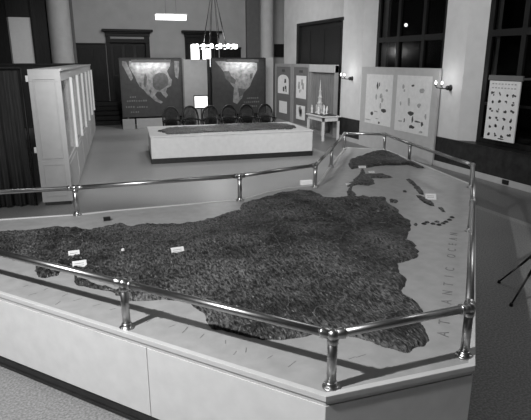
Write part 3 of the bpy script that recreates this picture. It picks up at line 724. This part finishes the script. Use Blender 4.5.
# ------------------------------------------------------------------ poster boards on the right
def blob(mb, X, y, z, ry, rz, k=9, th=.002):
    pts = [(y+ry*math.cos(2*math.pi*i/k)*random.uniform(.6, 1.15), z+rz*math.sin(2*math.pi*i/k)*random.uniform(.6, 1.15)) for i in range(k)]
    A = [mb.bm.verts.new((X-th, p[0], p[1])) for p in pts]; C_ = [mb.bm.verts.new((X, p[0], p[1])) for p in pts]
    mb.face(A); mb.face(C_[::-1])
    for i in range(k): mb.face([A[i], A[(i+1) % k], C_[(i+1) % k], C_[i]])
XB = 8.30
pb = thing('poster_board', 'broad pale standing board with two illustrated posters below the dark window', 'notice board', (XB, 12.4, 0))
B(XB, XB+.06, 10.5, 14.05, 0, 2.31).build('board', M['board'], pb, bevel=.008)
def sheet_uv(y0, y1, z0, z1, dark, pale):
    s = B(XB-.006, XB, y0, y1, z0, z1).build('poster_sheet', M['sheet'], pb)
    for lst, m, nm in ((dark, M['ink'], 'dark_figures'), (pale, M['ink2'], 'pale_figures')):
        mb = MB()
        for (u, v, ru, rv) in lst: blob(mb, XB-.006, y1+(y0-y1)*u, z1+(z0-z1)*v, ru, rv)
        mb.build(nm, m, s)
sheet_uv(12.40, 13.75, .72, 2.11, [(.45, .22, .05, .11), (.52, .2, .03, .07), (.74, .70, .17, .06), (.28, .79, .08, .06), (.58, .96, .05, .04)],
         [(.42, .45, .04, .1), (.6, .42, .08, .1), (.66, .5, .06, .08), (.45, .74, .12, .02), (.12, .93, .2, .02), (.5, .88, .1, .015), (.8, .3, .06, .05), (.6, .6, .05, .1)])
sheet_uv(10.75, 12.2, .68, 2.12, [(.48, .17, .07, .03), (.48, .65, .13, .07), (.54, .75, .04, .1), (.68, .78, .17, .025), (.82, .81, .06, .06), (.54, .89, .14, .06), (.3, .8, .03, .07)],
         [(.2, .2, .06, .06), (.24, .27, .05, .04), (.4, .45, .06, .13), (.9, .67, .05, .07), (.7, .5, .08, .06), (.18, .82, .12, .03), (.8, .95, .1, .03), (.15, .5, .04, .06), (.75, .25, .1, .08)])
hp = thing('figure_chart', 'white chart with rows of small dark figures hanging on the wall at the far right', 'poster', (XW-.04, 8.5, 0))
B(XW-.06, XW-.035, 8.10, 8.92, .89, 2.09).build('chart_sheet', M['sheet'], hp)
B(XW-.07, XW-.03, 8.06, 8.96, 2.10, 2.20).build('top_rail', M['panel'], hp, bevel=.004)
m = MB()
for r_ in range(6):
    for c_ in range(4):
        for q in range(3): blob(m, XW-.06, 8.80-c_*.19+random.uniform(-.03, .03), 1.83-r_*.165+random.uniform(-.03, .03), random.uniform(.015, .04), random.uniform(.015, .035), 7)
blob(m, XW-.06, 8.45, .93, .1, .018)
m.build('printed_figures', M['ink'], hp)
m = MB()
for zz in (2.03, 1.95):
    for k in range(8): m.box(XW-.062, XW-.059, 8.2+k*.085, 8.25+k*.085, zz-.012, zz+.012)
m.build('heading_marks', M['ink2'], hp)
for a_ in (8.06, 8.92): B(XW-.036, XW+.25, a_, a_+.04, 2.12, 2.16).build('hanging_arm', M['panel'], hp)
tag(B(XW-.09, XW-.055, 8.08, 8.24, .035, .125).build('floor_socket', M['black'], bevel=.006), 'small dark socket box on the pale skirting below the figure chart', 'socket')

# ------------------------------------------------------------------ wall sconces
def sconce(y, z, label):
    t = thing('wall_sconce', label, 'wall lamp', (XW, y, z))
    MB().lathe([(.07, 0), (.07, .012), (.05, .03), (.035, .05), (.02, .055)], (XW, y, z), 20, axis=(-1, 0, 0)).build('backplate', M['bronze'], t)
    a = MB(); a.sphere((XW-.08, y, z), .055)
    for s in (-1, 1): a.tube([(XW-.06, y, z), (XW-.16, y+s*.05, z-.02), (XW-.31, y+s*.10, z), (XW-.34, y+s*.11, z+.05)], .011, 8)
    a.build('arm', M['bronze'], t)
    for s in (-1, 1):
        MB().lathe([(.012, 0), (.03, .012), (.026, .03)], (XW-.34, y+s*.11, z+.045), 12).build('lamp_cup', M['bronze'], t)
        MB().lathe([(.010, 0), (.020, .02), (.024, .04), (.018, .065), (.004, .085)], (XW-.34, y+s*.11, z+.075), 12).build('bulb', M['glow'], t)
    li = bpy.data.lights.new('sconce_light', 'POINT'); li.energy = 3.5; li.shadow_soft_size = .06
    lo = bpy.data.objects.new('sconce_light', li); col.objects.link(lo); lo.location = (XW-.40, y, z+.2)
sconce(14.78, 1.95, 'bronze wall sconce with lit bulbs between the dark doorway and the poster board')
sconce(10.2, 1.88, 'bronze wall sconce with lit bulbs on the white pier right of the poster board')

# ------------------------------------------------------------------ chandelier and hanging light
cx_, cy_, cz_ = 5.0, 18.4, 2.93
t = thing('chandelier', 'ring chandelier of glowing glass lamps hung on converging chains', 'chandelier', (cx_, cy_, cz_))
MB().lathe([(.02, ZC-4.85), (.02, 0)], (cx_, cy_, 4.85), 8).tube([(cx_, cy_, 4.9), (cx_, cy_, ZC)], .015, 8).build('stem', M['bronze'], t)
MB().sphere((cx_, cy_, 4.85), .07).build('hub', M['bronze'], t)
ring = [(cx_+.70*math.cos(a), cy_+.70*math.sin(a), cz_-.02) for a in [2*math.pi*i/40 for i in range(41)]]
rg = MB().tube(ring, .022, 10); rg.tube([(cx_+.42*math.cos(a), cy_+.42*math.sin(a), cz_) for a in [2*math.pi*i/32 for i in range(33)]], .015, 8)
rg.build('ring', M['bronze'], t)
for k in range(8):
    a = k*math.pi/4+.2; MB().tube([(cx_+.03*math.cos(a), cy_+.03*math.sin(a), 4.85), (cx_+.44*math.cos(a), cy_+.44*math.sin(a), cz_)], .010, 6).build('chain', M['black'], t)
for k in range(16):
    a = k*math.pi/8; c, s = math.cos(a), math.sin(a)
    ar = MB().tube([(cx_+.42*c, cy_+.42*s, cz_), (cx_+.56*c, cy_+.56*s, cz_-.05), (cx_+.72*c, cy_+.72*s, cz_-.03)], .010, 6).build('arm', M['bronze'], t)
    MB().lathe([(.03, 0), (.05, .02), (.06, .07), (.055, .12), (.04, .15)], (cx_+.74*c, cy_+.74*s, cz_-.06), 14).build('glass_shade', M['glow'], ar)
li = bpy.data.lights.new('chandelier_light', 'POINT'); li.energy = 60; li.shadow_soft_size = .12
lo = bpy.data.objects.new('chandelier_light', li); col.objects.link(lo); lo.location = (cx_, cy_, cz_-.1)
t = thing('hanging_light', 'long white glowing trough light hung high at the upper left on thin wires', 'ceiling light', (3.25, 16.93, 3.64))
B(2.79, 3.72, 16.86, 17.02, 3.67, 3.82).build('diffuser', M['glowsoft'], t, bevel=.01)
B(2.77, 3.74, 16.84, 17.04, 3.82, 3.85).build('housing', M['white'], t, bevel=.005)
for x in (3.1, 3.42): MB().tube([(x, 16.94, 3.85), (x, 16.94, ZC)], .006, 6).build('wire', M['panel'], t)

# ------------------------------------------------------------------ tripod at the right
f1, f2 = gp(499, 283), gp(511, 306)
ax = (f2-f1); mid = (f1+f2)/2; apex = Vector((4.78, 3.98, .60))
f3 = Vector((apex.x*3-f1.x-f2.x, apex.y*3-f1.y-f2.y, 0))
t = thing('tripod', 'thin black tripod with splayed legs standing on the floor at the right edge', 'tripod', (apex.x, apex.y, 0))
for f_ in (f1, f2, f3):
    lg = MB().tube([f_+Vector((0, 0, .02)), f_.lerp(apex, .5)], .009, 10, .012).tube([f_.lerp(apex, .45), apex], .014, 10).build('leg', M['black'], t)
    MB().lathe([(.018, 0), (.02, .012), (.014, .035)], (f_.x, f_.y, 0), 12).build('rubber_foot', M['black'], lg)
for f_ in (f1, f2, f3): MB().tube([f_.lerp(apex, .62), (apex.x, apex.y, .34)], .006, 6).build('brace', M['black'], t)
MB().tube([(apex.x, apex.y, .32), (apex.x, apex.y, 1.25)], .013, 12).build('centre_column', M['black'], t)
MB().lathe([(.035, 0), (.04, .02), (.04, .06), (.03, .08)], (apex.x, apex.y, .56), 16).build('hub', M['black'], t)
MB().box(apex.x-.05, apex.x+.05, apex.y-.05, apex.y+.05, 1.25, 1.29).build('head_plate', M['black'], t, bevel=.006)

# ------------------------------------------------------------------ lights
def spot(name, loc, to, e, ang, soft, blend=.5):
    li = bpy.data.lights.new(name, 'SPOT'); li.energy = e; li.spot_size = R(ang); li.spot_blend = blend; li.shadow_soft_size = soft
    o = bpy.data.objects.new(name, li); col.objects.link(o); o.location = loc
    o.rotation_euler = (Vector(to)-Vector(loc)).to_track_quat('-Z', 'Y').to_euler(); return o
def area(name, loc, to, e, sx, sy):
    li = bpy.data.lights.new(name, 'AREA'); li.shape = 'RECTANGLE'; li.size = sx; li.size_y = sy; li.energy = e
    o = bpy.data.objects.new(name, li); col.objects.link(o); o.location = loc
    o.rotation_euler = (Vector(to)-Vector(loc)).to_track_quat('-Z', 'Y').to_euler(); return o
spot('flood_lamp', (-2.2, 2.05, 4.5), (2.2, 5.2, .6), 1250, 125, .07, .6)
spot('hall_fill', (1.6, 4.5, 6.0), (3.2, 15.5, .8), 2300, 62, .2, .5)  # unseen spot added to brighten the middle and back of the hall
spot('wall_fill', (1.0, 8.5, 6.0), (8.4, 12.0, 2.4), 720, 75, .25, .7)  # unseen spot added to brighten the right wall
area('ceiling_fill', (2.0, 10.5, 6.1), (2.5, 12.0, 0), 60, 1.2, 1.2)  # unseen area light added over the middle of the floor
area('ceiling_fill', (4.5, 16.5, 6.1), (4.5, 19.5, 1), 260, 1.2, 1.2)  # unseen area light added to lift the back of the room
area('ceiling_fill', (6.6, 4.0, 6.1), (6.5, 4.2, 0), 60, 2.2, 2.2)  # unseen soft light added as bounce for the floor at right
w = bpy.data.worlds.new('world'); scene.world = w; w.use_nodes = True
w.node_tree.nodes['Background'].inputs[0].default_value = (1, 1, 1, 1); w.node_tree.nodes['Background'].inputs[1].default_value = .02
